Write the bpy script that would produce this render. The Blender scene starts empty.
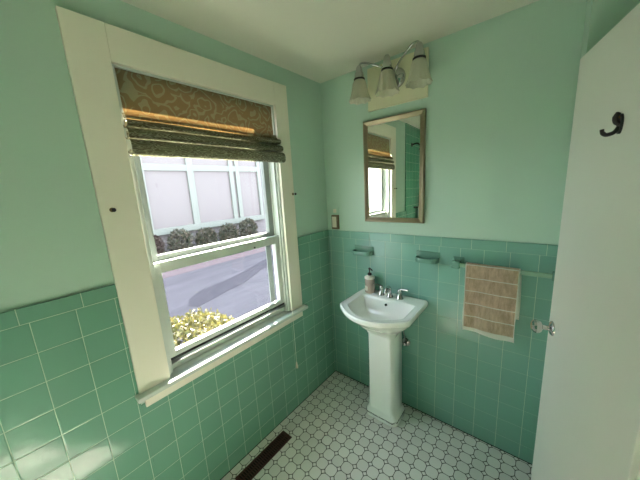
import bpy, bmesh, math, random
from mathutils import Vector, Matrix, noise
random.seed(7)
PI = math.pi
SC = bpy.context.scene
COL = SC.collection

# ------------------------------------------------------------------ materials
def srgb(r, g, b):
    f = lambda c: (c/255/12.92) if c/255 <= .04045 else ((c/255+.055)/1.055)**2.4
    return (f(r), f(g), f(b), 1)

class NT:
    def __init__(s, name):
        s.m = bpy.data.materials.new(name); s.m.use_nodes = True
        s.t = s.m.node_tree; s.t.nodes.clear()
        s.out = s.t.nodes.new('ShaderNodeOutputMaterial')
    def n(s, kind, **kw):
        nd = s.t.nodes.new(kind)
        for k, v in kw.items():
            if k in nd.inputs.keys() if isinstance(k, str) else False: nd.inputs[k].default_value = v
            else: setattr(nd, k, v)
        return nd
    def l(s, a, b): s.t.links.new(a, b)
    def val(s, sock, v):
        if hasattr(v, 'default_value') and not isinstance(v, (int, float, tuple)): s.l(v, sock)
        else: sock.default_value = v
    def math(s, op, a, b=None, c=None):
        nd = s.t.nodes.new('ShaderNodeMath'); nd.operation = op
        for i, v in enumerate((a, b, c)):
            if v is not None: s.val(nd.inputs[i], v)
        return nd.outputs[0]
    def mix(s, f, a, b):
        nd = s.t.nodes.new('ShaderNodeMix'); nd.data_type = 'RGBA'
        s.val(nd.inputs[0], f); s.val(nd.inputs[6], a); s.val(nd.inputs[7], b)
        return nd.outputs[2]
    def pos(s):
        g = s.t.nodes.new('ShaderNodeNewGeometry'); x = s.t.nodes.new('ShaderNodeSeparateXYZ')
        s.l(g.outputs['Position'], x.inputs[0]); return x.outputs
    def objco(s):
        return s.t.nodes.new('ShaderNodeTexCoord').outputs['Object']
    def noise(s, scale, detail=3, vec=None, rough=.5, dist=0):
        nd = s.t.nodes.new('ShaderNodeTexNoise'); nd.inputs['Scale'].default_value = scale
        nd.inputs['Detail'].default_value = detail; nd.inputs['Roughness'].default_value = rough
        nd.inputs['Distortion'].default_value = dist
        s.l(vec if vec is not None else s.objco(), nd.inputs['Vector']); return nd.outputs['Fac']
    def ramp(s, f, stops):
        nd = s.t.nodes.new('ShaderNodeValToRGB'); e = nd.color_ramp.elements
        e[0].position, e[0].color = stops[0]; e[1].position, e[1].color = stops[1]
        for p, c in stops[2:]:
            k = e.new(p); k.color = c
        s.l(f, nd.inputs[0]); return nd.outputs[0]
    def bump(s, h, dist=.001, strength=1.0):
        nd = s.t.nodes.new('ShaderNodeBump'); nd.inputs['Distance'].default_value = dist
        nd.inputs['Strength'].default_value = strength; s.l(h, nd.inputs['Height']); return nd.outputs[0]
    def bsdf(s, color, rough=.5, metal=0, normal=None, **kw):
        b = s.t.nodes.new('ShaderNodeBsdfPrincipled')
        s.val(b.inputs['Base Color'], color); s.val(b.inputs['Roughness'], rough); s.val(b.inputs['Metallic'], metal)
        if normal is not None: s.l(normal, b.inputs['Normal'])
        for k, v in kw.items(): b.inputs[k.replace('_', ' ')].default_value = v
        return b.outputs[0]
    def done(s, sh): s.l(sh, s.out.inputs['Surface']); return s.m

def vary(c, k):
    return (min(1, c[0]*k), min(1, c[1]*k), min(1, c[2]*k), 1)

def paint(name, c, rough=.5, nscale=30, bump=.0004, var=.05, metal=0, **kw):
    t = NT(name)
    f = t.noise(nscale, 4); g = t.noise(3.1, 2)
    col = t.mix(g, vary(c, 1-var), vary(c, 1+var))
    return t.done(t.bsdf(col, rough, metal, t.bump(f, bump, .6), **kw))

def wall_tile(name, axis, phase, capphase, c, cap=True, hfade=1, ro=.16):
    t = NT(name); P = t.pos(); a = P[axis]; z = P[2]
    M = t.math
    iscap = M('GREATER_THAN', z, 1.243) if cap else 0.0
    u1 = M('DIVIDE', M('SUBTRACT', a, phase), .12); u2 = M('DIVIDE', M('SUBTRACT', a, capphase), .165)
    u = M('ADD', M('MULTIPLY', u1, M('SUBTRACT', 1, iscap)), M('MULTIPLY', u2, iscap))
    v = M('DIVIDE', M('SUBTRACT', 1.243, z), .1145)
    fu = M('FRACT', u); fv = M('FRACT', v)
    wu = M('ADD', .12, M('MULTIPLY', iscap, .045))
    du = M('MULTIPLY', M('SUBTRACT', .5, M('ABSOLUTE', M('SUBTRACT', fu, .5))), wu)
    dv1 = M('MULTIPLY', M('SUBTRACT', .5, M('ABSOLUTE', M('SUBTRACT', fv, .5))), .1145)
    dvc = M('SUBTRACT', z, 1.243)
    dv = M('ADD', M('MULTIPLY', dv1, M('SUBTRACT', 1, iscap)), M('MULTIPLY', dvc, iscap))
    d = M('MINIMUM', du, dv)
    grout = M('SUBTRACT', 1, M('SMOOTHSTEP', d, .0006, .0014) if False else M('MINIMUM', 1, M('DIVIDE', d, .0016)))
    grout = M('GREATER_THAN', grout, .25)
    gcol = M('MAXIMUM', M('GREATER_THAN', .0012, du), M('MULTIPLY', grout, hfade))
    cx = t.t.nodes.new('ShaderNodeCombineXYZ')
    t.l(M('FLOOR', u), cx.inputs[0]); t.l(M('FLOOR', v), cx.inputs[1])
    wn = t.t.nodes.new('ShaderNodeTexWhiteNoise'); wn.noise_dimensions = '3D'; t.l(cx.outputs[0], wn.inputs['Vector'])
    sp = t.t.nodes.new('ShaderNodeSeparateColor'); t.l(wn.outputs['Color'], sp.inputs[0])
    tilt = M('ADD', M('MULTIPLY', M('SUBTRACT', sp.outputs[0], .5), fu), M('MULTIPLY', M('SUBTRACT', sp.outputs[1], .5), fv))
    edge = M('MULTIPLY', M('MINIMUM', 1, M('DIVIDE', d, .004)), .55)
    wav = M('MULTIPLY', t.noise(9, 2), .9)
    h = M('ADD', M('ADD', M('MULTIPLY', tilt, 1.2), edge), wav)
    tint = t.mix(sp.outputs[2], vary(c, .93), vary(c, 1.07))
    tint = t.mix(t.noise(2.3, 2), tint, vary(c, .96))
    col = t.mix(gcol, tint, srgb(176, 200, 178))
    rough = M('ADD', ro, M('MULTIPLY', grout, .5))
    return t.done(t.bsdf(col, rough, 0, t.bump(h, .0010, 1.0), Specular_IOR_Level=.5))

def floor_tile():
    t = NT('octagon and dot tile'); P = t.pos(); M = t.math
    m = .0673
    u = M('SUBTRACT', M('DIVIDE', M('SUBTRACT', P[0], .060), m), 0.0)
    v = M('DIVIDE', M('ADD', P[1], .0225), m)
    fu = M('ABSOLUTE', M('SUBTRACT', M('FRACT', u), .5)); fv = M('ABSOLUTE', M('SUBTRACT', M('FRACT', v), .5))
    s = M('ADD', fu, fv); T = .79; w = .024
    e = M('SUBTRACT', .5, M('MAXIMUM', fu, fv))
    octg = M('MULTIPLY', M('LESS_THAN', e, w), M('LESS_THAN', s, T))
    diag = M('LESS_THAN', M('ABSOLUTE', M('SUBTRACT', s, T)), w*1.1)
    rad = M('SQRT', M('ADD', M('MULTIPLY', fu, fu), M('MULTIPLY', fv, fv)))
    rnd = M('MULTIPLY', M('GREATER_THAN', rad, .522), M('LESS_THAN', s, T))
    g = M('MAXIMUM', M('MAXIMUM', octg, diag), rnd)
    cx = t.t.nodes.new('ShaderNodeCombineXYZ'); t.l(M('FLOOR', u), cx.inputs[0]); t.l(M('FLOOR', v), cx.inputs[1])
    wn = t.t.nodes.new('ShaderNodeTexWhiteNoise'); t.l(cx.outputs[0], wn.inputs['Vector'])
    c = t.mix(wn.outputs['Value'], srgb(216, 214, 208), srgb(232, 230, 224))
    c = t.mix(M('MULTIPLY', t.noise(1.7, 3), .5), c, srgb(206, 204, 198))
    col = t.mix(g, c, srgb(56, 56, 50))
    h = M('SUBTRACT', 1, g)
    return t.done(t.bsdf(col, M('ADD', .3, M('MULTIPLY', g, .5)), 0, t.bump(h, .0008, 1)))

def damask(name, stretch=False):
    t = NT(name); co = t.objco()
    mp = t.t.nodes.new('ShaderNodeMapping'); t.l(co, mp.inputs[0])
    mp.inputs['Scale'].default_value = (1, 1, 1) if not stretch else (1, 1.3, 9)
    nz = t.t.nodes.new('ShaderNodeTexNoise'); nz.inputs['Scale'].default_value = 16; nz.inputs['Detail'].default_value = 1
    t.l(mp.outputs[0], nz.inputs['Vector'])
    va = t.t.nodes.new('ShaderNodeVectorMath'); va.operation = 'MULTIPLY_ADD'
    t.l(nz.outputs['Color'], va.inputs[0]); va.inputs[1].default_value = (.07, .07, .07); t.l(mp.outputs[0], va.inputs[2])
    w = t.t.nodes.new('ShaderNodeTexVoronoi'); w.inputs['Scale'].default_value = 11
    t.l(va.outputs[0], w.inputs['Vector'])
    sn = t.math('SINE', t.math('ADD', t.math('MULTIPLY', w.outputs['Distance'], 24), t.math('MULTIPLY', nz.outputs['Fac'], 9)))
    f = t.ramp(sn, [(.35, (0, 0, 0, 1)), (.65, (1, 1, 1, 1))])
    a, b = (srgb(112, 100, 70), srgb(128, 134, 106)) if not stretch else (srgb(104, 106, 84), srgb(172, 178, 154))
    col = t.mix(f, a, b)
    weave = t.noise(260, 2)
    col = t.mix(t.math('MULTIPLY', weave, .35), col, srgb(60, 58, 40))
    nrm = t.bump(weave, .0006, .8)
    d = t.bsdf(col, .75, 0, nrm, Sheen_Weight=.15)
    tr = t.t.nodes.new('ShaderNodeBsdfTranslucent'); t.l(t.mix(.6, col, srgb(220, 165, 90)), tr.inputs[0])
    mx = t.t.nodes.new('ShaderNodeMixShader'); mx.inputs[0].default_value = .11 if not stretch else .03
    t.l(d, mx.inputs[1]); t.l(tr.outputs[0], mx.inputs[2])
    return t.done(mx.outputs[0])

def glass(name, tint=(1, 1, 1, 1)):
    t = NT(name)
    lw = t.t.nodes.new('ShaderNodeLayerWeight'); lw.inputs['Blend'].default_value = .5
    fr = t.math('MULTIPLY_ADD', t.math('POWER', lw.outputs['Facing'], 5), .5, .03)
    tr = t.t.nodes.new('ShaderNodeBsdfTransparent'); tr.inputs[0].default_value = tint
    gl = t.t.nodes.new('ShaderNodeBsdfGlossy'); gl.inputs['Roughness'].default_value = .01
    mx = t.t.nodes.new('ShaderNodeMixShader'); t.l(fr, mx.inputs[0])
    t.l(tr.outputs[0], mx.inputs[1]); t.l(gl.outputs[0], mx.inputs[2]); return t.done(mx.outputs[0])

M = {}
M['mint'] = paint('mint wall paint', srgb(176, 204, 188), .42, 60, .0005, .03)
M['cream'] = paint('cream trim paint', srgb(232, 228, 212), .38, 40, .0004, .03)
M['ceiling'] = paint('ceiling paint', srgb(200, 202, 186), .7, 60, .0008, .02)
M['door'] = paint('door paint', srgb(224, 226, 218), .42, 22, .0006, .03)
M['vinyl'] = paint('white window paint', srgb(199, 207, 199), .5, 40, .0002, .02)
M['tile_left'] = wall_tile('left wall tile', 1, -1.697, -1.719, srgb(112, 160, 140))  # same tile as the back wall, shade put into its colour
M['tile_back'] = wall_tile('back wall tile', 0, .03, .055, srgb(126, 172, 158), hfade=.4, ro=.24)  # same tile as the left wall, bluish daylight reflection put into its colour
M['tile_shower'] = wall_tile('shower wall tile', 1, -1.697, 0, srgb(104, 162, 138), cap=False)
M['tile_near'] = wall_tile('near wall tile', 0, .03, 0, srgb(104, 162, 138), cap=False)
M['floor'] = floor_tile(); M['grout'] = paint('dark grout', srgb(40, 42, 36), .9)
M['porcelain'] = paint('white porcelain', srgb(242, 243, 240), .08, 5, 0, .01, Coat_Weight=.3)
M['chrome'] = paint('polished chrome', (.52, .53, .52, 1), .08, 5, 0, .02, metal=1)
M['black'] = paint('black iron', (.012, .011, .010, 1), .45, 90, .0005, .2)
M['rubber'] = paint('black rubber', (.01, .01, .01, 1), .6, 60, .0003, .1)
M['ceramic'] = paint('green ceramic glaze', srgb(108, 152, 136), .12, 12, .0003, .05)
M['bar'] = paint('pale green bar glaze', srgb(150, 186, 160), .2, 12, .0003, .05)
M['frame'] = paint('champagne metal frame', srgb(150, 138, 112), .32, 120, .0005, .08, metal=.75)
M['fabric'] = damask('damask shade fabric'); M['fold_fabric'] = damask('folded shade fabric', True)
M['vinyl_shaded'] = paint('shaded window paint', srgb(130, 137, 132), .5, 40, .0002, .05)  # window white darkened, shade put into the colour of the outer frames
M['glass'] = glass('window glass')
M['vent'] = paint('dark brown register metal', srgb(66, 32, 26), .35, 60, .0003, .1)
M['slot'] = paint('register slot', (.004, .003, .003, 1), .8)
M['cord'] = paint('cotton cord', srgb(220, 224, 205), .8, 400, .0004, .05)
M['plate'] = paint('cream backplate paint', srgb(212, 212, 178), .4, 30, .0003, .03)
M['brown_plastic'] = paint('brown plastic', srgb(104, 88, 62), .4, 50, .0003, .1)
M['white_plastic'] = paint('white plastic', srgb(222, 216, 198), .4, 50, .0001, .03)
M['soap'] = paint('mauve grey soap bottle', srgb(186, 166, 154), .12, 30, .0002, .1, Coat_Weight=.5)
M['label'] = paint('white paper label', srgb(232, 226, 214), .6, 50, .0002, .05)
M['dark_hole'] = paint('drain dark', (.006, .006, .006, 1), .6)
M['brass'] = paint('dull brass', srgb(120, 104, 66), .3, 50, .0002, .1, metal=.9)
M['white_towel'] = paint('white terry', srgb(214, 220, 212), .95, 300, .003, .05)
M['hall'] = paint('hall wall paint', srgb(226, 222, 205), .6)
M['hall_floor'] = paint('hall wood floor', srgb(150, 108, 70), .35, 10, .0005, .15)

def mirror_mat():
    t = NT('mirror glass'); return t.done(t.bsdf((.86, .9, .86, 1), .0, 1))
M['mirror'] = mirror_mat()
def shade_glass():
    t = NT('ribbed frosted glass')
    n = t.noise(60, 3)
    d = t.bsdf(srgb(216, 216, 198), .25, 0, t.bump(n, .001, .5), Specular_IOR_Level=.6, Coat_Weight=.3)
    tr = t.t.nodes.new('ShaderNodeBsdfTranslucent'); tr.inputs[0].default_value = srgb(225, 222, 200)
    ty = t.t.nodes.new('ShaderNodeBsdfTransparent')
    mx = t.t.nodes.new('ShaderNodeMixShader'); mx.inputs[0].default_value = .4
    t.l(d, mx.inputs[1]); t.l(tr.outputs[0], mx.inputs[2])
    m2 = t.t.nodes.new('ShaderNodeMixShader'); m2.inputs[0].default_value = .18
    t.l(mx.outputs[0], m2.inputs[1]); t.l(ty.outputs[0], m2.inputs[2]); return t.done(m2.outputs[0])
M['shade'] = shade_glass()
def towel_mat():
    t = NT('tan striped terry'); x = t.t.nodes.new('ShaderNodeSeparateXYZ'); t.l(t.objco(), x.inputs[0]); Mm = t.math
    # object coords: x 0..0.246 across, z downwards from 0
    z = x.outputs[2]; X = x.outputs[0]
    wob = Mm('MULTIPLY', Mm('SUBTRACT', t.noise(14, 2), .5), .006)
    s = Mm('FRACT', Mm('DIVIDE', Mm('ADD', Mm('ADD', z, wob), .042), .076))
    st = Mm('LESS_THAN', Mm('ABSOLUTE', Mm('SUBTRACT', s, .5)), .035)
    edge = Mm('GREATER_THAN', Mm('ABSOLUTE', Mm('SUBTRACT', X, .123)), .1175)
    hem = Mm('LESS_THAN', z, -.378)
    wht = Mm('MAXIMUM', Mm('MAXIMUM', st, edge), hem)
    n = t.noise(240, 3); vm = t.t.nodes.new('ShaderNodeMapping'); t.l(t.objco(), vm.inputs[0]); vm.inputs['Scale'].default_value = (2.2, 1, .6)
    b = t.ramp(t.noise(34, 5, vm.outputs[0], .7), [(.35, (0, 0, 0, 1)), (.65, (1, 1, 1, 1))])
    tan = t.mix(b, srgb(196, 172, 144), srgb(228, 206, 180))
    col = t.mix(wht, tan, srgb(240, 238, 228))
    h = Mm('ADD', n, Mm('MULTIPLY', wht, -.6))
    return t.done(t.bsdf(col, .95, 0, t.bump(h, .003, 1), Sheen_Weight=.2))
M['towel'] = towel_mat()
def brick_mat():
    t = NT('white painted brick'); mp = t.t.nodes.new('ShaderNodeMapping'); mp.inputs['Rotation'].default_value = (PI/2, 0, PI/2)
    P = t.pos(); cx = t.t.nodes.new('ShaderNodeCombineXYZ'); t.l(P[1], cx.inputs[0]); t.l(P[2], cx.inputs[1])
    b = t.t.nodes.new('ShaderNodeTexBrick'); t.l(cx.outputs[0], b.inputs['Vector'])
    b.inputs['Scale'].default_value = 1; b.inputs['Brick Width'].default_value = .23; b.inputs['Row Height'].default_value = .078
    b.inputs['Mortar Size'].default_value = .008; b.inputs['Color1'].default_value = srgb(130, 121, 121)
    b.inputs['Color2'].default_value = srgb(122, 114, 116); b.inputs['Mortar'].default_value = srgb(106, 100, 102)
    return t.done(t.bsdf(b.outputs['Color'], .8, 0, t.bump(b.outputs['Fac'], -.004, 1)))
M['brick'] = brick_mat()
def ground_mat(name, a, b, sc=3, stretch=None):
    t = NT(name)
    co = t.objco()
    if stretch:
        mp = t.t.nodes.new('ShaderNodeMapping'); t.l(co, mp.inputs[0]); mp.inputs['Scale'].default_value = stretch; co = mp.outputs[0]
    f = t.noise(sc, 8, co, .7); g = t.noise(60, 4)
    col = t.mix(t.ramp(f, [(.3, (0, 0, 0, 1)), (.7, (1, 1, 1, 1))]), a, b)
    col = t.mix(t.math('MULTIPLY', g, .4), col, vary(a, .6))
    return t.done(t.bsdf(col, .9, 0, t.bump(g, .004, 1)))
M['drive'] = ground_mat('asphalt driveway', srgb(76, 69, 74), srgb(104, 96, 101), 1.6, (2.6, .30, 1))
M['patch'] = ground_mat('darker asphalt patch', srgb(60, 53, 60), srgb(76, 69, 75), 5)
M['gravel'] = ground_mat('pinkish gravel strip', srgb(106, 87, 89), srgb(116, 99, 99), 5)
M['concrete'] = ground_mat('pale concrete', srgb(98, 94, 96), srgb(108, 106, 107), 2)
M['soil'] = ground_mat('garden ground', srgb(46, 43, 34), srgb(54, 50, 38), 4)
M['white_wood'] = paint('white outdoor paint', srgb(124, 126, 119), .5, 30, .0005, .03)
M['pane'] = paint('milky house pane', srgb(116, 107, 107), .25, 20, .0003, .06)
M['roof'] = paint('grey roof shingle', srgb(110, 104, 104), .8, 30, .004, .15)
M['siding'] = paint('own house siding', srgb(224, 224, 216), .7)
def leaf_mat(name, a, b):
    t = NT(name); oi = t.noise(9, 3)
    col = t.mix(t.ramp(oi, [(.35, (0, 0, 0, 1)), (.65, (1, 1, 1, 1))]), a, b)
    d = t.bsdf(col, .5)
    tr = t.t.nodes.new('ShaderNodeBsdfTranslucent'); t.l(col, tr.inputs[0])
    mx = t.t.nodes.new('ShaderNodeMixShader'); mx.inputs[0].default_value = .3
    t.l(d, mx.inputs[1]); t.l(tr.outputs[0], mx.inputs[2]); return t.done(mx.outputs[0])
M['leaf_yellow'] = leaf_mat('yellow green leaves', srgb(63, 62, 25), srgb(88, 82, 46))
M['leaf_green'] = leaf_mat('dull green leaves', srgb(58, 66, 48), srgb(104, 92, 80))
M['leaf_red'] = leaf_mat('brownish leaves', srgb(70, 53, 48), srgb(86, 70, 63))
M['twig'] = paint('brown twig', srgb(80, 64, 48), .8)
def emit(name, c, s):
    t = NT(name); e = t.t.nodes.new('ShaderNodeEmission'); e.inputs[0].default_value = c; e.inputs[1].default_value = s
    return t.done(e.outputs[0])

# ------------------------------------------------------------------ mesh helpers
class MB:
    def __init__(s): s.bm = bmesh.new()
    def box(s, a, b, bevel=0, seg=2):
        r = bmesh.ops.create_cube(s.bm, size=1); v = r['verts']
        for p in v:
            p.co = Vector([(a[i]+b[i])/2 + p.co[i]*abs(b[i]-a[i]) for i in range(3)])
        if bevel:
            es = list({e for p in v for e in p.link_edges})
            bmesh.ops.bevel(s.bm, geom=es, offset=bevel, segments=seg, affect='EDGES', profile=.6)
        return s
    def loft(s, rings, cap0=True, cap1=True, closed=True):
        R = [[s.bm.verts.new(p) for p in r] for r in rings]; n = len(R[0])
        for a, b in zip(R, R[1:]):
            for i in range(n if closed else n-1):
                j = (i+1) % n; s.bm.faces.new((a[i], a[j], b[j], b[i]))
        if cap0: s.bm.faces.new(R[0][::-1])
        if cap1: s.bm.faces.new(R[-1])
        return s
    def lathe(s, prof, c=(0, 0, 0), n=32, axis='z', cap0=True, cap1=True, mod=None):
        rings = []
        for r, h in prof:
            ring = []
            for i in range(n):
                a = 2*PI*i/n; rr = r*(mod(a, h) if mod else 1); x, y = rr*math.cos(a), rr*math.sin(a)
                if axis == 'z': p = (c[0]+x, c[1]+y, c[2]+h)
                elif axis == 'y': p = (c[0]+x, c[1]+h, c[2]-y)
                else: p = (c[0]+h, c[1]+x, c[2]+y)
                ring.append(p)
            rings.append(ring)
        return s.loft(rings, cap0, cap1)
    def tube(s, pts, r, n=10, caps=True):
        pts = [Vector(p) for p in pts]; rs = r if isinstance(r, (list, tuple)) else [r]*len(pts)
        rings = []; up = None
        for i, p in enumerate(pts):
            t = (pts[min(i+1, len(pts)-1)] - pts[max(i-1, 0)]).normalized()
            if up is None: up = t.orthogonal().normalized()
            up = (up - t*up.dot(t)).normalized(); w = t.cross(up)
            rings.append([p + (up*math.cos(2*PI*k/n) + w*math.sin(2*PI*k/n))*rs[i] for k in range(n)])
        return s.loft(rings, caps, caps)
    def prism(s, poly, a, b, axis=2):
        def P(p, h):
            q = list(p); q.insert(axis, h); return q
        return s.loft([[P(p, a) for p in poly], [P(p, b) for p in poly]])
    def sphere(s, c, r, sc=(1, 1, 1), u=16, v=10):
        m = Matrix.Translation(c) @ Matrix.Diagonal((r*sc[0], r*sc[1], r*sc[2], 1))
        bmesh.ops.create_uvsphere(s.bm, u_segments=u, v_segments=v, radius=1, matrix=m); return s
    def xf(s, m): bmesh.ops.transform(s.bm, matrix=m, verts=s.bm.verts[:]); return s

def spline(pts, k=6):
    P = [Vector(p) for p in pts]; P = [P[0]*2-P[1]] + P + [P[-1]*2-P[-2]]; out = []
    for i in range(1, len(P)-2):
        for j in range(k):
            t = j/k; a, b, c, d = P[i-1:i+3]
            out.append(.5*((2*b)+(c-a)*t+(2*a-5*b+4*c-d)*t*t+(3*b-a-3*c+d)*t**3))
    out.append(P[-2]); return out

def origin_of(o):
    v = Vector((0, 0, 0))
    while o is not None: v += Vector(o.location); o = o.parent
    return v

def obj(name, mb, mat, parent=None, base=(0, 0, 0), smooth=True, angle=40):
    """mesh given in world coordinates -> one object (child of parent, or standing at base)"""
    me = bpy.data.meshes.new(name)
    org = origin_of(parent) if parent is not None else Vector(base)
    bmesh.ops.recalc_face_normals(mb.bm, faces=mb.bm.faces[:])
    bmesh.ops.translate(mb.bm, vec=-org, verts=mb.bm.verts[:])
    mb.bm.to_mesh(me); mb.bm.free()
    if smooth:
        me.polygons.foreach_set('use_smooth', [True]*len(me.polygons))
        me.set_sharp_from_angle(angle=math.radians(angle))
    me.materials.append(mat)
    o = bpy.data.objects.new(name, me); COL.objects.link(o)
    if parent is not None: o.parent = parent
    else: o.location = org
    return o

def tag(o, label, cat, group=None, kind=None):
    o['label'] = label; o['category'] = cat
    if group: o['group'] = group
    if kind: o['kind'] = kind
    return o
def thing(name, label, cat, loc=(0, 0, 0), group=None, kind=None):
    o = bpy.data.objects.new(name, None); COL.objects.link(o); o.location = loc
    o.empty_display_size = .05
    return tag(o, label, cat, group, kind)
def struct(name, mb, mat, label, cat, base=(0, 0, 0), smooth=False):
    return tag(obj(name, mb, mat, None, base, smooth), label, cat, kind='structure')
def copy_tree(o, parent=None):
    c = o.copy(); COL.objects.link(c)
    if parent is not None: c.parent = parent
    for ch in list(o.children): copy_tree(ch, c)
    return c

# ------------------------------------------------------------------ camera
cd = bpy.data.cameras.new('camera'); cam = bpy.data.objects.new('camera', cd); COL.objects.link(cam)
f_px = 264.538
cd.sensor_width = 36; cd.lens = f_px*36/640; cd.clip_start = .02; cd.clip_end = 200
pi_, ya, ro = .192466058, .695446931, -.0584728176
cp, sp_, cy, sy = math.cos(pi_), math.sin(pi_), math.cos(ya), math.sin(ya)
F = Vector((-sy*cp, cy*cp, -sp_)); R_ = Vector((cy, sy, 0)); U_ = R_.cross(F)
R2 = math.cos(ro)*R_ + math.sin(ro)*U_; U2 = -math.sin(ro)*R_ + math.cos(ro)*U_
mw = Matrix((( R2.x, U2.x, -F.x, 1.32500157), (R2.y, U2.y, -F.y, -1.69888654), (R2.z, U2.z, -F.z, 1.63634463), (0, 0, 0, 1)))
cam.matrix_world = mw
SC.camera = cam

# ------------------------------------------------------------------ room shell
H = 2.40; XR = 1.56; YN = -2.6; TX = -.12; WZ = 1.30
Y0, Y1, Z0, Z1 = -1.315, -.490, .765, 2.157      # window opening
struct('floor', MB().box((-.12, YN-.12, -.15), (XR+.02, .12, 0)), M['floor'], 'white octagon and dot mosaic tile floor with dark grout', 'floor')
struct('ceiling', MB().box((-.12, YN-.12, H), (2.9, .12, H+.15)), M['ceiling'], 'plain cream painted ceiling above the whole bathroom', 'ceiling')
wl = MB()
wl.box((TX, Y1, 0), (0, .12, H)).box((TX, -1.80, 0), (0, Y0, H)).box((TX, Y0, 0), (0, Y1, Z0)).box((TX, Y0, Z1), (0, Y1, H))
wl.box((TX, YN-.12, 0), (0, -1.80, H))
wl = struct('wall_left', wl, M['mint'], 'mint green painted wall around the window', 'wall')
T = .010
# tiled wainscot with rounded cap, a part of each wall
def wains(boxes, mat, parent):
    mb = MB()
    for a, b in boxes: mb.box(a, b, .004 if b[2] > 1.29 else 0)
    return obj('wainscot', mb, mat, parent)
wains([((0, -1.86, 0), (T, -1.445, WZ)), ((0, -1.446, 0), (T, -.382, .72)), ((0, -.383, 0), (T, 0, WZ))], M['tile_left'], wl)
obj('shower_tile', MB().box((0, YN, 0), (T, -1.86, H)).box((0, -1.8601, WZ), (T, -1.80, H)), M['tile_shower'], wl, smooth=False)
wb = struct('wall_back', MB().box((0, 0, 0), (XR, .12, H)), M['mint'], 'mint green wall behind the mirror and the pedestal sink', 'wall')
wains([((T, -T, 0), (1.415, 0, WZ))], M['tile_back'], wb)
wn = struct('wall_near', MB().box((0, YN-.12, 0), (XR, YN, H)), M['mint'], 'tiled end wall facing the mirror wall', 'wall')
obj('shower_tile', MB().box((T, YN, 0), (XR, YN+T, H)), M['tile_near'], wn, smooth=False)
DY0, DY1 = -1.56, -.925
wr = MB()
wr.box((1.415, -.262, 0), (XR, 0, H)).box((XR, DY1, 0), (XR+.1, .12, H)).box((XR, YN-.12, 0), (XR+.1, DY0, H)).box((XR, DY0, 2.06), (XR+.1, DY1, H))
struct('wall_right', wr, M['mint'], 'mint green wall behind the open door', 'wall')
# doorway casing
tr = MB()
tr.box((XR-.018, DY1-.0, 0), (XR, DY1+.022, 2.10), .002).box((XR-.018, DY0-.09, 0), (XR, DY0, 2.15), .002).box((XR-.018, DY0, 2.06), (XR, DY1, 2.15), .002)
tr.box((XR-.004, DY1-.018, 0), (XR+.1, DY1-.001, 2.06)).box((XR-.004, DY0+.001, 0), (XR+.1, DY0+.018, 2.06))
struct('trim_1', tr, M['cream'], 'cream doorway casing at the hinge side of the door', 'door trim')
# hall beyond the doorway
hx = XR+.1
struct('wall_hall', MB().box((2.80, YN-.12, 0), (2.9, .12, H)).box((hx, YN-.12, 0), (2.8, YN, H)).box((hx, .02, 0), (2.8, .12, H)), M['hall'], 'pale hall wall beyond the doorway', 'wall')
struct('floor_hall', MB().box((XR+.02, YN-.12, -.15), (2.9, .12, 0)), M['hall_floor'], 'brown wooden hall floor beyond the doorway', 'floor')

struct('trim_2', MB().box((T, -2.58, 0), (T+.004, -.01, .0025)).box((T, -T-.004, 0), (1.41, -T, .0025)), M['grout'], 'dark grout joint along the foot of the tiled walls', 'grout joint')
# ------------------------------------------------------------------ window
win = thing('window_1', 'white double hung window with cream casing above green tile', 'window', (0, -.9025, Z0), kind='structure')
mb = MB(); mb.box((0, -1.445, .786), (.020, Y0, 2.29), .0025).box((0, Y1, .786), (.020, -.382, 2.29), .0025).box((0, Y0, Z1), (.0195, Y1, 2.2895), .0025)
obj('casing', mb, M['cream'], win, smooth=False)
mb = MB(); mb.box((-.06, Y0, Z0), (.018, Y1, .786)).box((0, -1.462, .764), (.056, -.358, .786), .006)
obj('window_stool', mb, M['vinyl'], win)
obj('apron', MB().box((0, -1.43, .705), (.019, -.385, .765), .003), M['cream'], win)
mb = MB()
mb.box((TX, Y0-.001, Z0), (0, Y0+.012, Z1)).box((TX, Y1-.012, Z0), (0, Y1+.001, Z1)).box((TX, Y0, Z1-.006), (0, Y1, Z1+.001))
mb.box((-.026, Y0+.012, Z0+.02), (-.012, Y0+.026, Z1-.012), .002).box((-.026, Y1-.026, Z0+.02), (-.012, Y1-.012, Z1-.012), .002)
mb.box((-.072, Y0+.012, Z0+.02), (-.066, Y0+.022, Z1-.012)).box((-.072, Y1-.022, Z0+.02), (-.066, Y1-.012, Z1-.012))
obj('jamb', mb, M['vinyl'], win, smooth=False)
obj('sill', MB().box((TX-.03, Y0, Z0-.015), (-.060, Y1, .800), .002).box((-.068, Y0+.012, .79), (-.028, Y1-.012, .818), .002), M['vinyl'], win)
def sash(name, x0, x1, z0, z1, sl, sr, rb, rt, mat):
    a, b = Y0+.013, Y1-.013
    fr = MB().box((x0, a, z0), (x1, a+sl, z1), .002).box((x0, b-sr, z0), (x1, b, z1), .002)
    fr.box((x0+.001, a+sl, z0), (x1-.001, b-sr, z0+rb), .002).box((x0+.001, a+sl, z1-rt), (x1-.001, b-sr, z1), .002)
    o = obj(name, fr, mat, win)
    obj('pane', MB().box(((x0+x1)/2-.002, a+sl, z0+rb), ((x0+x1)/2+.002, b-sr, z1-rt)), M['glass'], o, smooth=False)
    return o
lo = sash('lower_sash', -.062, -.030, .850, 1.338, .046, .044, .028, .052, M['vinyl'])
sash('upper_sash', -.110, -.076, 1.318, Z1-.007, .056, .046, .045, .008, M['vinyl_shaded'])
obj('sash_knob', MB().sphere((-.026, -.72, 1.297), .006), M['black'], lo)
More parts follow.
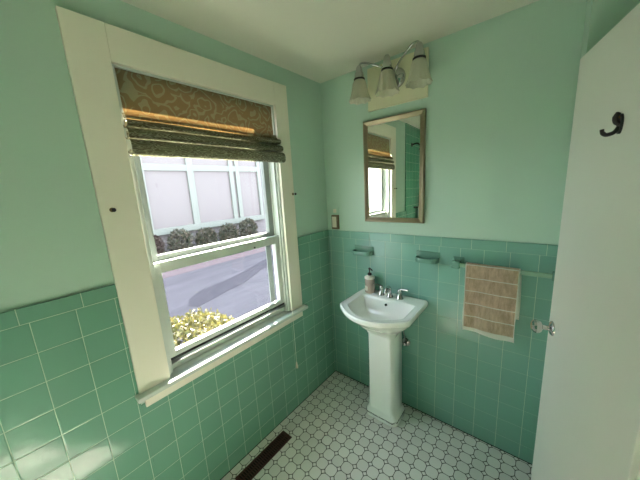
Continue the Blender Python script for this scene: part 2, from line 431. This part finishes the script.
obj('weather_strip', MB().box((-.085, Y0+.012, .80), (-.064, Y1-.012, .853)).box((-.062, Y0+.02, .835), (-.034, Y0+.09, .8495)).box((-.062, Y1-.07, .835), (-.034, Y1-.02, .8495)), M['rubber'], win, smooth=False)
sf = MB(); a, b = Y0+.012, Y1-.012
sf.box((-.119, a, .80), (-.112, a+.03, 1.32)).box((-.119, b-.062, .80), (-.112, b-.02, 1.32)).box((-.119, a, .80), (-.112, b, .83)).box((-.119, a, 1.30), (-.112, b, 1.317))
obj('screen_frame', sf, M['vinyl_shaded'], win, smooth=False)
for y, z, lab in ((-1.407, 1.600, 'small dark knob on the left side of the window casing'), (-.395, 1.609, 'small dark knob on the right side of the window casing')):
    k = thing('tieback_knob', lab, 'knob', (.02, y, z), 'curtain knobs on the window casing')
    obj('base_plate', MB().lathe([(.009, 0), (.009, .002), (.005, .004)], (.02, y, z), 16, 'x'), M['brass'], k)
    obj('stem', MB().lathe([(.003, .003), (.003, .02)], (.02, y, z), 12, 'x'), M['brass'], k)
    obj('knob', MB().sphere((.045, y, z), .008, (.8, 1, 1)), M['black'], k)

# ------------------------------------------------------------------ roman shade
sh = thing('roman_shade', 'brown and green damask roman shade gathered at top of window', 'window shade', (.005, -.905, 2.155))
def sheet(prof, ya, yb, n=70, thick=.0022, edge=None, wob=.003, seed=0):
    """prof: list of (x,z) down the cloth, swept along y"""
    mb = MB(); rows = []
    pr = [Vector((p[0], 0, p[1])) for p in prof]
    pr = spline(pr, 4)
    for i, p in enumerate(pr):
        row = []
        for j in range(n+1):
            t = j/n
            y0, y1 = (ya, yb) if edge is None else edge(p.z)
            y = y0+(y1-y0)*t
            w = noise.noise(Vector((y*5, p.z*9, seed)))*wob
            row.append(mb.bm.verts.new((p.x+w, y, p.z+w*.5)))
        rows.append(row)
    for a_, b_ in zip(rows, rows[1:]):
        for j in range(n): mb.bm.faces.new((a_[j], a_[j+1], b_[j+1], b_[j]))
    if thick: bmesh.ops.solidify(mb.bm, geom=mb.bm.faces[:], thickness=thick)
    return mb
obj('headrail', MB().box((-.030, Y0+.016, 2.118), (-.006, Y1-.016, 2.142), .002), M['white_plastic'], sh)
def pedge(z):
    t = max(0, min(1, (z-1.955)/.05)); c = .03*(1-t)**2
    return (Y0+.014, Y1-.018-c-.004*(1-min(1, max(0, (z-1.955)/.2))))
p1 = obj('shade_panel', sheet([(-.002, 2.148), (.000, 2.11), (.001, 2.05), (.003, 2.00), (.014, 1.972), (.026, 1.958), (.022, 1.945), (.004, 1.952)], 0, 0, edge=pedge, thick=0), M['fabric'], sh)
obj('shade_fold', sheet([(.001, 1.981), (.005, 1.968), (.016, 1.957), (.034, 1.950), (.042, 1.939), (.038, 1.928), (.016, 1.924), (-.006, 1.926)], Y0+.008, Y1+.004, seed=3), M['fold_fabric'], sh)
obj('shade_fold', sheet([(-.004, 1.955), (-.002, 1.934), (.012, 1.919), (.038, 1.914), (.051, 1.900), (.049, 1.886), (.034, 1.880), (-.006, 1.882)], Y0+.004, Y1+.010, seed=5), M['fold_fabric'], sh)
obj('shade_hem', sheet([(-.006, 1.910), (-.004, 1.890), (.012, 1.876), (.046, 1.870), (.060, 1.852), (.061, 1.828), (.052, 1.814), (.030, 1.811), (.008, 1.822), (-.004, 1.84)], Y0+.004, Y1+.014, seed=8), M['fold_fabric'], sh)
cd_ = obj('pull_cord', MB().tube(spline([(.030, -.532, 1.86), (.050, -.530, 1.80), (.063, -.530, 1.3), (.063, -.530, .42)], 5), .0014, 6), M['cord'], sh)
obj('tassel', MB().lathe([(.002, .05), (.0045, .046), (.0055, .035), (.0085, .012), (.0095, .004), (.007, 0)], (.063, -.530, .372), 16), M['white_plastic'], cd_)

# ------------------------------------------------------------------ floor register
vt = thing('floor_register', 'dark brown metal floor register beside the window wall', 'floor vent', (.118, -.92, 0))
mb = MB(); x0, x1, y0, y1 = .074, .160, -1.105, -.718
mb.box((x0, y0, 0), (x1, y0+.014, .005), .0015).box((x0, y1-.014, 0), (x1, y1, .005), .0015).box((x0, y0, 0), (x0+.012, y1, .005), .0015).box((x1-.012, y0, 0), (x1, y1, .005), .0015)
obj('frame', mb, M['vent'], vt)
mb = MB()
for i in range(26):
    y = y0+.02+i*(y1-y0-.04)/25; mb.box((x0+.011, y-.0028, .0012), (x1-.011, y+.0028, .0042))
mb.box(((x0+x1)/2-.003, y0+.012, .001), ((x0+x1)/2+.003, y1-.012, .0046))
obj('grille', mb, M['vent'], vt, smooth=False)
obj('duct_opening', MB().box((x0+.01, y0+.012, .0002), (x1-.01, y1-.012, .001)), M['slot'], vt, smooth=False)

# ------------------------------------------------------------------ pedestal sink
sk = thing('pedestal_sink', 'white pedestal sink with bowed front against green tile', 'sink', (.58, -.20, 0))
CX, CY = .580, -.24
def ray_outline(poly, n=96, c=(CX, CY)):
    out = []
    for k in range(n):
        a = 2*PI*k/n; d = (math.cos(a), math.sin(a)); best = None
        for i in range(len(poly)):
            p, q = poly[i], poly[(i+1) % len(poly)]
            ex, ey = q[0]-p[0], q[1]-p[1]; den = d[0]*ey-d[1]*ex
            if abs(den) < 1e-12: continue
            t = ((p[0]-c[0])*ey-(p[1]-c[1])*ex)/den; u = ((p[0]-c[0])*d[1]-(p[1]-c[1])*d[0])/den
            if t > 0 and -1e-6 <= u <= 1+1e-6 and (best is None or t < best): best = t
        out.append((c[0]+d[0]*best, c[1]+d[1]*best))
    return out
def bow(xl, xr, yb, yc, ym, rr=.02):
    """straight back at yb, sides to corners at yc, arc front to ym"""
    P = [(xl+.004, yb), (xr-.004, yb), (xr, yb-.006), (xr, yc+rr), (xr-.004, yc+.004)]
    n = 16
    for i in range(1, n):
        t = i/n; x = xr-.012+(xl-xr+.024)*t; P.append((x, yc+(ym-yc)*math.sin(PI*t)**.85 if False else yc+(ym-yc)*(1-(2*t-1)**2)))
    P += [(xl+.004, yc+.004), (xl, yc+rr), (xl, yb-.006)]
    return P
OUT = ray_outline(bow(.342, .818, -.012, -.365, -.480))
INN = ray_outline(bow(.392, .768, -.132, -.340, -.440))
def ring(base, s, z, sc=(CX, -.20), dy=0, ymax=-.0115):
    return [(sc[0]+(x-sc[0])*s, min(ymax, sc[1]+(y-sc[1])*s+dy), z) for x, y in base]
def lerp(A, B, t, z): return [(a[0]*(1-t)+b[0]*t, a[1]*(1-t)+b[1]*t, z) for a, b in zip(A, B)]
PED = ray_outline([(.49, -.06), (.655, -.06), (.675, -.09), (.675, -.225), (.652, -.256), (.492, -.256), (.470, -.225), (.470, -.09)], c=(.58, -.16))
rings = [lerp(PED, OUT, 0, .660), lerp(PED, OUT, .05, .685), lerp(PED, OUT, .18, .712), lerp(PED, OUT, .38, .742), lerp(PED, OUT, .60, .774), lerp(PED, OUT, .78, .804),
         lerp(PED, OUT, .89, .828), lerp(PED, OUT, .925, .836), lerp(PED, OUT, .985, .842), lerp(PED, OUT, 1.0, .850), lerp(PED, OUT, 1.0, .862),
         lerp(OUT, INN, .02, .870), lerp(OUT, INN, .08, .8745), lerp(OUT, INN, .16, .8755), lerp(OUT, INN, .24, .873), lerp(OUT, INN, .34, .8705), lerp(OUT, INN, .8, .870),
         lerp(OUT, INN, .93, .870), lerp(OUT, INN, 1.0, .865)]
cc = (.58, -.26)
for s_, z in ((.965, .850), (.93, .825), (.87, .795), (.76, .768), (.58, .751), (.35, .742), (.12, .738)):
    rings.append([(cc[0]+(x-cc[0])*s_, cc[1]+(y-cc[1])*s_, z) for x, y in INN])
obj('basin', MB().loft(rings), M['porcelain'], sk, angle=60)
def oct_ring(w, yf, yb, ch, z, cx=.572):
    a = w/2; return [(cx-a+ch, yf, z), (cx+a-ch, yf, z), (cx+a, yf+ch*1.3, z), (cx+a, yb-.01, z), (cx+a-.01, yb, z), (cx-a+.01, yb, z), (cx-a, yb-.01, z), (cx-a, yf+ch*1.3, z)]
pr = []
for w, yf, yb, ch, z in ((.242, -.262, -.080, .024, 0), (.242, -.262, -.080, .024, .028), (.236, -.258, -.082, .024, .034), (.230, -.256, -.083, .024, .052), (.214, -.250, -.088, .023, .064), (.206, -.246, -.092, .022, .084),
                          (.200, -.244, -.094, .022, .30), (.198, -.245, -.092, .022, .55), (.198, -.246, -.090, .022, .64), (.20, -.25, -.085, .022, .69)):
    pr.append(oct_ring(w, yf, yb, ch, z))
pd = MB().loft(pr)
bmesh.ops.bevel(pd.bm, geom=[e for e in pd.bm.edges if abs(e.verts[0].co.z-e.verts[1].co.z) > .008 or e.verts[0].co.z in (0,)], offset=.006, segments=3, affect='EDGES')
obj('pedestal', pd, M['porcelain'], sk, angle=50)
obj('overflow_hole', MB().lathe([(.0085, -.003), (.0085, .004)], (.575, -.1435, .835), 20, 'y'), M['dark_hole'], sk)
dr = obj('drain', MB().lathe([(.022, 0), (.022, .003), (.018, .004), (.017, .002)], (.58, -.25, .738), 24), M['chrome'], sk)

# faucet (centerset on the sink deck)
fz = .870
fa = thing('faucet', 'chrome two handle faucet on the back of the sink', 'faucet', (.575, -.075, fz))
fa_base = MB()
fa_base.lathe([(.024, 0), (.024, .004), (.019, .012), (.016, .022), (.013, .03)], (.575, -.078, fz), 24)
obj('spout_base', fa_base, M['chrome'], fa)
obj('spout', MB().tube(spline([(.575, -.078, fz+.02), (.575, -.080, fz+.055), (.575, -.102, fz+.078), (.575, -.136, fz+.072), (.575, -.150, fz+.050)], 6), [.012]*13+[.011]*6+[.010]*6, 16), M['chrome'], fa)
for sgn, x in ((-1, .508), (1, .643)):
    h = obj('handle', MB().lathe([(.025, 0), (.025, .004), (.021, .010), (.0155, .030), (.0135, .044), (.016, .050), (.016, .058), (.010, .066)], (x, -.072, fz), 24), M['chrome'], fa)
    obj('lever', MB().tube(spline([(x-sgn*.006, -.072, fz+.060), (x+sgn*.02, -.075, fz+.069), (x+sgn*.062, -.082, fz+.074)], 5), [.0065, .006, .0055, .005, .005, .005, .005, .0055, .006, .0062, .005], 10), M['chrome'], h)

# soap dispenser
sx, sy_ = .418, -.075
sd = thing('soap_dispenser', 'mauve grey soap pump bottle with black pump on sink corner', 'soap dispenser', (sx, sy_, .871))
obj('bottle', MB().lathe([(.031, 0), (.035, .004), (.035, .050), (.033, .056), (.035, .062), (.035, .098), (.032, .104)], (sx, sy_, .871), 32), M['soap'], sd, angle=60)
obj('shoulder', MB().lathe([(.033, .104), (.037, .106), (.037, .116), (.030, .122), (.018, .127), (.016, .130)], (sx, sy_, .871), 28), M['label'], sd, angle=50)
lb = MB(); ringsl = []
for h in (.020, .026, .050, .056):
    k = .75 if h in (.020, .056) else 1
    ringsl.append([(sx+.0358*math.cos(a), sy_+.0358*math.sin(a), .871+h) for a in [PI*1.30+k*PI*.21*(i/7-1) for i in range(15)]])
lb.loft(ringsl, False, False, closed=False); bmesh.ops.solidify(lb.bm, geom=lb.bm.faces[:], thickness=.0008)
obj('label_patch', lb, M['label'], sd)
obj('collar', MB().lathe([(.014, .129), (.015, .130), (.015, .144), (.008, .147)], (sx, sy_, .871), 24), M['rubber'], sd)
pm = MB().lathe([(.0042, .146), (.0042, .172), (.008, .173), (.009, .180), (.007, .184)], (sx, sy_, .871), 16)
pm.tube([(sx, sy_, 1.049), (sx+.020, sy_-.012, 1.050), (sx+.032, sy_-.019, 1.046)], .0042, 10)
obj('pump', pm, M['rubber'], sd)

# shutoff valve on the wall
sv = thing('shutoff_valve', 'small chrome water shutoff beside the sink pedestal', 'valve', (.664, -T, .520))
obj('escutcheon', MB().lathe([(.032, 0), (.031, -.004), (.022, -.010), (.012, -.012)], (.664, -T, .520), 28, 'y'), M['chrome'], sv)
obj('valve_body', MB().lathe([(.009, -.010), (.009, -.026), (.012, -.028), (.012, -.038), (.006, -.040)], (.664, -T, .520), 20, 'y'), M['chrome'], sv)
obj('supply_tube', MB().tube(spline([(.664, -.030, .525), (.664, -.030, .56), (.655, -.034, .61), (.645, -.036, .66)], 5), .005, 10), M['chrome'], sv)

# ------------------------------------------------------------------ mirror
mr = thing('wall_mirror', 'rectangular mirror in champagne metal frame above the sink', 'mirror', (.569, 0, 1.72))
mx0, mx1, mz0, mz1 = .365, .776, 1.384, 2.056
def frame_loft(x0, x1, z0, z1, prof):
    """prof: (inset, depth) from outer back to inner"""
    mb = MB(); rings = []
    for ins, dep in prof:
        rings.append([(x0+ins, -dep, z0+ins), (x1-ins, -dep, z0+ins), (x1-ins, -dep, z1-ins), (x0+ins, -dep, z1-ins)])
    mb.loft(rings, False, False); return mb
obj('frame', frame_loft(mx0, mx1, mz0, mz1, [(.0, .001), (.0, .020), (.003, .025), (.008, .026), (.018, .022), (.026, .0165), (.028, .017), (.0305, .016), (.0315, .010)]), M['frame'], mr, smooth=True, angle=25)
obj('mirror_glass', MB().box((mx0+.029, -.012, mz0+.029), (mx1-.029, -.004, mz1-.029)), M['mirror'], mr, smooth=False)

mr.location.y = -.006; mr.rotation_euler = (math.radians(-.35), 0, math.radians(.8))
# ------------------------------------------------------------------ vanity light
vl = thing('vanity_light', 'three shade chrome vanity light on cream plate above mirror', 'light fixture', (.593, 0, 2.24))
obj('back_plate', MB().box((.402, -.020, 2.116), (.784, 0, 2.372), .003), M['plate'], vl)
obj('canopy', MB().lathe([(.058, -.018), (.058, -.024), (.050, -.034), (.030, -.042), (.018, -.046), (.016, -.070), (.022, -.074), (.022, -.088), (.010, -.094)], (.600, 0, 2.262), 32, 'y'), M['chrome'], vl)
for k in range(3):
    x = .593+(k-1)*.183; y = -.135; zt = 2.330
    if k == 1: pts = [(.600, -.078, 2.262), (.598, -.100, 2.300), (.594, -.128, 2.350), (.593, -.135, 2.352), (x, y, zt)]
    else:
        s_ = k-1; pts = [(.600+.012*s_, -.080, 2.268), (.600+.050*s_, -.100, 2.312), (.600+.105*s_, -.128, 2.340), (x-.035*s_, y, 2.362), (x-.006*s_, y, 2.362), (x, y, zt)]
    obj('arm', MB().tube(spline(pts, 5), .0055, 10), M['chrome'], vl)
    lamp = obj('socket_cap', MB().lathe([(.006, .022), (.012, .020), (.018, .010), (.020, -.004), (.020, -.012), (.025, -.020), (.028, -.040), (.028, -.056)], (x, y, 2.335), 28), M['chrome'], vl)
    obj('cap_ring', MB().lathe([(.0285, .002), (.034, .001), (.034, -.006), (.028, -.007)], (x, y, 2.282), 28), M['black'], lamp)
    prof = [(.026, 0), (.035, -.006), (.041, -.020), (.045, -.042), (.050, -.066), (.056, -.088), (.063, -.106), (.068, -.116)]
    rings = []
    for r, h in prof + [(r-.003, h) for r, h in prof[::-1]]:
        rr = []
        for i in range(96):
            a = 2*PI*i/96; t = -h/.116
            fl = 1+.035*t*math.cos(16*a); dz = -.006*t**4*(.5+.5*math.cos(8*a))
            rr.append((x+r*fl*math.cos(a), y+r*fl*math.sin(a), 2.276+h+dz))
        rings.append(rr)
    obj('glass_shade', MB().loft(rings, False, False), M['shade'], vl, angle=80)
    obj('bulb', MB().lathe([(.012, 0), (.013, -.02), (.020, -.040), (.023, -.055), (.020, -.072), (.010, -.080)], (x, y, 2.282), 20), M['white_plastic'], lamp)

# ------------------------------------------------------------------ outlet and night light
oc = thing('outlet_cover', 'mint painted outlet cover on wall in the corner', 'outlet cover', (.080, 0, 1.425))
obj('cover_plate', MB().box((.046, -.005, 1.365), (.116, 0, 1.487), .002), M['mint'], oc)
obj('socket', MB().box((.066, -.0065, 1.440), (.096, -.004, 1.470), .001), M['white_plastic'], oc)
nl = thing('night_light', 'small brown framed night light with white panel in corner', 'night light', (.088, -.006, 1.37))
obj('housing', MB().box((.062, -.030, 1.312), (.122, -.0055, 1.425), .004), M['brown_plastic'], nl)
obj('light_panel', MB().box((.071, -.034, 1.328), (.110, -.028, 1.412), .002), M['white_plastic'], nl)

# ------------------------------------------------------------------ ceramic soap dishes
def soap_dish(x0, x1, z, label):
    d = thing('soap_dish', label, 'soap dish', ((x0+x1)/2, -T, z), 'ceramic dishes on the back wall')
    mb = MB(); w = x1-x0; y = -T
    mb.box((x0, y-.008, z-.032), (x1, y+.001, z+.032), .004)
    obj('back_plate', mb, M['ceramic'], d)
    mb = MB(); n = 20; outer = []; inner = []
    for i in range(n+1):
        a = PI*i/n; outer.append(((x0+x1)/2-(w/2-.004)*math.copysign(abs(math.cos(a))**.6, math.cos(a)), y-.006-.062*math.sin(a)**.6))
    mb.prism(outer, z-.030, z-.020)
    rr = [[(p[0], p[1], z-.021) for p in outer], [(p[0], p[1], z-.003) for p in outer]]
    cxx = (x0+x1)/2; sc = lambda p, s: (cxx+(p[0]-cxx)*s, y-.006+(p[1]-y+.006)*s)
    rr += [[(*sc(p, .98), z-.001) for p in outer], [(*sc(p, .90), z-.002) for p in outer], [(*sc(p, .87), z-.018) for p in outer]]
    mb.loft(rr, False, True)
    obj('tray', mb, M['ceramic'], d)
    return d
soap_dish(.262, .418, 1.166, 'green ceramic soap dish on tile above the soap pump bottle')
soap_dish(.732, .878, 1.172, 'green ceramic soap dish on tile between mirror and towel bar')

# ------------------------------------------------------------------ towel bar + towel
bz = 1.160; by = -.072
tb = thing('towel_bar', 'pale green square towel bar on ceramic posts', 'towel bar', (1.19, -T, bz))
for x in (.982,):
    mb = MB(); r = []
    for s_, y in ((.030, -T+.001), (.030, -.016), (.024, -.022), (.018, -.040), (.018, -.060), (.021, -.066), (.021, -.088), (.017, -.092)):
        r.append([(x-s_, y, bz-s_), (x+s_, y, bz-s_), (x+s_, y, bz+s_), (x-s_, y, bz+s_)])
    mb.loft(r); bmesh.ops.bevel(mb.bm, geom=mb.bm.edges[:], offset=.002, segments=2, affect='EDGES')
    obj('post', mb, M['ceramic'], tb)
obj('wall_flange', MB().box((1.402, by-.02, bz-.02), (1.4145, by+.02, bz+.02), .004), M['ceramic'], tb)
obj('bar', MB().box((.985, by-.0095, bz-.0095), (1.405, by+.0095, bz+.0095), .003), M['bar'], tb)
tx0, tx1 = 1.034, 1.280
tw = MB(); rows = []
path = [(-.0125, -.10-.22)]
prof = []
# back leg going up, over the bar, then the front leg going down; front hangs lower
for i in range(9): prof.append((by+.0155, bz-.27+.27*i/9))
for i in range(7):
    a = PI*i/6; prof.append((by+.0155*math.cos(a), bz+.0115+.006*math.sin(a)))
for i in range(1, 22): prof.append((by-.0155, bz-.385*i/21))
for k, (y, z) in enumerate(prof):
    row = []; front = k > 12; t = max(0, (bz-z)/.385)
    for j in range(33):
        u = j/32; x = tx0+(tx1-tx0)*u
        w = 0
        if front: w = -(.004+.004*t)*(.5+.5*math.sin(u*9+1.2+t*1.3))-.003*noise.noise(Vector((u*6, z*7, 2)))*t*2
        elif k < 9: w = .004*math.sin(u*8)*t; x += .010*t + .006
        zz = z-(.006*u*t if front else 0)+.003*math.sin(u*7)*t
        row.append(tw.bm.verts.new((x+(.003*math.sin(z*20)*t), y+w, zz)))
    rows.append(row)
for a_, b_ in zip(rows, rows[1:]):
    for j in range(32): tw.bm.faces.new((a_[j], a_[j+1], b_[j+1], b_[j]))
bmesh.ops.solidify(tw.bm, geom=tw.bm.faces[:], thickness=.004)
o = obj('hand_towel', tw, M['towel'], None, (tx0, by, bz+.016), angle=80)
tag(o, 'tan hand towel with white stripes hanging on the towel bar', 'towel')

# ------------------------------------------------------------------ door (open, hinge towards the camera)
dr_ = thing('door_1', 'pale painted flat door standing open at right', 'door', (1.398, -.300, 0), kind='structure')
ang = math.atan2(-.2256, .9742)
# local frame: s runs from the free edge to the hinge, nrm points to the room
S = Vector((.2256, -.9742, 0)); NRM = Vector((-.9742, -.2256, 0)); P0 = Vector((1.398, -.300, 0))
def dmat(): return Matrix(((S.x, NRM.x, 0, P0.x), (S.y, NRM.y, 0, P0.y), (0, 0, 1, 0), (0, 0, 0, 1)))
mb = MB().box((0, -.035, .008), (.605, 0, 2.03), .0025).xf(dmat())
obj('slab', mb, M['door'], dr_, smooth=False)
def knobset(sgn):
    mb = MB().lathe([(.030, 0), (.029, .004), (.024, .008), (.012, .011), (.0095, .014), (.0095, .032), (.012, .036)], (.046, 0, 1.018), 32, 'y')
    m2 = MB(); prof = [(.012, .034), (.022, .038), (.0275, .047), (.0285, .056), (.025, .064), (.016, .069), (.004, .070)]
    m2.lathe(prof, (.046, 0, 1.018), 12, 'y')
    if sgn < 0:
        f = Matrix.Translation((0, -.035, 0)) @ Matrix.Diagonal((1, -1, 1, 1)); mb.xf(f); m2.xf(f)
    r = obj('knob_rosette', mb.xf(dmat()), M['chrome'], dr_)
    obj('door_knob', m2.xf(dmat()), M['chrome'], r, smooth=False)
knobset(1)
for z in (.25, 1.80):
    obj('hinge', MB().lathe([(.006, -.04), (.006, .04)], (.618, .004, z), 12).xf(dmat()), M['brass'], dr_)
hk = thing('coat_hook', 'black iron double coat hook screwed to the door', 'hook', tuple(P0+S*.341+Vector((0, 0, 1.755))))
hb = MB(); plate = [(.341+.011*math.cos(a), 1.756+.025*math.sin(a)) for a in [2*PI*k/24 for k in range(24)]]
hb.prism(plate, 0, .005, axis=1)
obj('hook_plate', hb.xf(dmat()), M['black'], hk)
obj('lower_hook', MB().tube(spline([(.341, .004, 1.748), (.341, .012, 1.736), (.341, .026, 1.732), (.341, .034, 1.738), (.341, .036, 1.747)], 5), [.0052]*16+[.0045]*5, 10).xf(dmat()), M['black'], hk)
obj('upper_hook', MB().tube(spline([(.341, .004, 1.756), (.341, .011, 1.762), (.341, .013, 1.774), (.341, .008, 1.784)], 5), [.006]*11+[.0055]*5, 10).xf(dmat()), M['black'], hk)
for z_ in (1.739, 1.773): obj('screw', MB().sphere((.341, .005, z_), .003).xf(dmat()), M['brass'], hk)

# ------------------------------------------------------------------ things seen in the mirror
shw = thing('shower_fixture', 'dark shower fixture on the tiled wall seen in the mirror', 'shower', (T, -2.02, 2.12))
obj('arm', MB().tube(spline([(T, -2.02, 2.16), (.08, -2.02, 2.17), (.13, -2.02, 2.13)], 6), .009, 12), M['black'], shw)
obj('escutcheon', MB().lathe([(.028, 0), (.026, .006), (.012, .010)], (T, -2.02, 2.16), 20, 'x'), M['black'], shw)
obj('shower_head', MB().lathe([(.012, .03), (.016, .01), (.036, -.02), (.038, -.028), (.034, -.03)], (.14, -2.02, 2.11), 20), M['black'], shw)
wt = MB().box((.05, -2.44, .80), (.075, -2.18, 1.335), .008)
wtr = thing('bath_towel', 'white bath towel on a bar seen in the mirror', 'towel', (.06, -2.31, 1.33))
obj('cloth', wt, M['white_towel'], wtr)
rb = thing('shower_towel_bar', 'dark towel bar on the tiled wall seen in the mirror', 'towel bar', (T, -2.31, 1.32))
obj('rail', MB().tube([(.062, -2.50, 1.322), (.062, -2.12, 1.322)], .007, 12), M['black'], rb)
for y in (-2.49, -2.13): obj('bracket', MB().tube([(T, y, 1.322), (.062, y, 1.322)], .008, 12), M['black'], rb)

# added lamp in the unseen hall, fill light from the right
cl = thing('hall_fill_lamp', 'added round fill lamp in the unseen hall beyond the doorway', 'fill light', (2.2, -1.3, H))
obj('canopy', MB().lathe([(.16, 0), (.16, -.02), (.14, -.03)], (2.2, -1.3, H), 32), M['white_plastic'], cl)
obj('diffuser', MB().lathe([(.14, -.025), (.13, -.06), (.09, -.085), (.02, -.095)], (2.2, -1.3, H), 32), emit('lamp glow', (1, .93, .80, 1), 16), cl)

# ------------------------------------------------------------------ outdoors
G = -.40
struct('ground', MB().box((-30, -25, G-.2), (TX-.05, 40, G)), M['soil'], 'bare garden ground outside the window', 'ground')
struct('driveway', MB().box((-5.9, -20, G), (-.55, 30, G+.02)), M['drive'], 'lavender grey asphalt driveway outside the window', 'driveway')
struct('gravel_strip', MB().box((-7.2, -20, G), (-5.9, 30, G+.025)), M['gravel'], 'pinkish gravel strip beyond the driveway', 'gravel')
struct('footpath', MB().box((-7.95, -20, G), (-7.2, 30, G+.05)), M['concrete'], 'pale concrete path in front of the shrubs', 'path')
poly = [(-3.895, .40), (-4.187, .79), (-4.25, 1.33), (-4.50, 2.1), (-4.85, 2.9), (-5.4, 4.2), (-4.9, 4.4), (-4.193, 2.4), (-3.742, 1.60), (-3.66, 1.18), (-3.48, .64), (-3.40, .34), (-3.60, .25)]
o = struct('asphalt_patch', MB().prism(poly, G+.02, G+.026), M['patch'], 'dark elongated patch on the driveway', 'asphalt patch')
HX = -9.0; HT = 10.2
hs = thing('neighbor_house', 'white painted brick house across the driveway', 'house', (HX-3, 6, G))
obj('wall', MB().box((HX-6, -4, G), (HX, 26, HT-1.2)), M['brick'], hs, smooth=False)
obj('roof', MB().loft([[(HX+.3, -4.4, HT-1.25), (HX-6.3, -4.4, HT-1.25), (HX-3, -4.4, HT+.6)], [(HX+.3, 26.4, HT-1.25), (HX-6.3, 26.4, HT-1.25), (HX-3, 26.4, HT+.6)]]), M['roof'], hs, smooth=False)
wf = MB(); ya_, yb_, za, zb = 1.50, 6.45, .40, 4.0; X0, X1 = HX, HX+.10
wf.box((X0, ya_, za-.06), (X1+.04, yb_, za+.16)).box((X0, ya_, zb), (X1, yb_, zb+.14))
for y, w in ((ya_, .16), (3.12, .24), (4.86, .18), (5.16, .18), (yb_-.14, .16)): wf.box((X0, y-w/2 + .07, za), (X1-.005, y+w/2+.07, zb))
wf.box((X0, ya_, 2.56), (X1-.01, yb_, 2.78))
wfo = obj('window_frame', wf, M['white_wood'], hs, smooth=False)
obj('pane', MB().box((X0, ya_, za), (X0+.02, yb_, zb)), M['pane'], wfo, smooth=False)

def shrub(name, c, rad, n, leaf, mats, label, cat, group=None, ls=.05):
    t_ = thing(name, label, cat, (c[0], c[1], G), group)
    st = MB()
    for k in range(9):
        a = 2*PI*k/9+random.random(); e = Vector((c[0]+rad[0]*.6*math.cos(a), c[1]+rad[1]*.6*math.sin(a), c[2]+rad[2]*.35))
        st.tube([(c[0], c[1], G-.02), ((c[0]+e.x)/2, (c[1]+e.y)/2, (G+e.z)/2+.05), e], [.018, .012, .005], 6)
    obj('stems', st, M['twig'], t_)
    mb = MB(); bm = mb.bm
    for i in range(n):
        th = random.uniform(0, 2*PI); cz = random.uniform(-.75, 1); rr = math.sqrt(1-cz*cz)
        q = random.uniform(.78, 1.02)*(1+.13*noise.noise(Vector((math.cos(th)*rr*2.4, math.sin(th)*rr*2.4, cz*2.4+c[0]))))
        p = Vector((c[0]+rad[0]*rr*math.cos(th)*q, c[1]+rad[1]*rr*math.sin(th)*q, max(G+.02, c[2]+rad[2]*cz*q)))
        d = Vector((random.gauss(0, 1), random.gauss(0, 1), random.gauss(.3, 1))).normalized(); w = d.orthogonal().normalized()
        w.rotate(Matrix.Rotation(random.uniform(0, 6.28), 3, d)); L = leaf*random.uniform(.6, 1.2); W = L*.32
        up = d.cross(w)*L*.12
        vs = [bm.verts.new(x) for x in (p, p+d*L*.5+w*W+up, p+d*L, p+d*L*.5-w*W+up)]
        bm.faces.new(vs)
    obj('foliage', mb, mats, t_, smooth=False)
    return t_
shrub('garden_bush', (-1.32, -.80, -.03), (.50, .66, .47), 7500, .050, M['leaf_yellow'], 'yellow green bush just outside the window', 'bush')
labs = ['low dull shrub at the left end of the row by the white house', 'second shrub from the left by the white house', 'middle green shrub in the row by the white house', 'fourth shrub from the left by the white house', 'shrub at the right end of the row by the white house']
for k in range(5):
    y = 1.25+k*.95
    shrub('shrub', (-8.30, y, .02), (.28, .41, .44+.06*math.sin(k*2)), 1300, .10, M['leaf_red'] if k in (0,) else M['leaf_green'], labs[k], 'shrub', 'shrubs along the white house')

# ------------------------------------------------------------------ light
w = bpy.data.worlds.new('sky'); SC.world = w; w.use_nodes = True
nt = w.node_tree; bg = nt.nodes['Background']
tc = nt.nodes.new('ShaderNodeTexCoord'); sx_ = nt.nodes.new('ShaderNodeSeparateXYZ'); nt.links.new(tc.outputs['Generated'], sx_.inputs[0])
rp = nt.nodes.new('ShaderNodeValToRGB'); nt.links.new(sx_.outputs[2], rp.inputs[0])
rp.color_ramp.elements[0].position = 0; rp.color_ramp.elements[0].color = (.87, .95, 1, 1)
rp.color_ramp.elements[1].position = .8; rp.color_ramp.elements[1].color = (.68, .83, 1, 1)
nt.links.new(rp.outputs[0], bg.inputs[0]); bg.inputs[1].default_value = 2.8
sl = bpy.data.lights.new('sun', 'SUN'); so = bpy.data.objects.new('sun', sl); COL.objects.link(so)
sl.energy = 46; sl.angle = math.radians(.6); sl.color = (1, .92, .80)
so.rotation_euler = Vector((1, -.98, -1.25)).to_track_quat('-Z', 'Y').to_euler()

vs = SC.view_settings
vs.view_transform = 'Standard'; vs.look = 'None'; vs.gamma = 1; vs.exposure = 1.38; vs.use_curve_mapping = False
SC.cycles.max_bounces = 16; SC.cycles.diffuse_bounces = 10; SC.cycles.transparent_max_bounces = 12
SC.cycles.sample_clamp_indirect = 12; SC.cycles.use_denoising = True
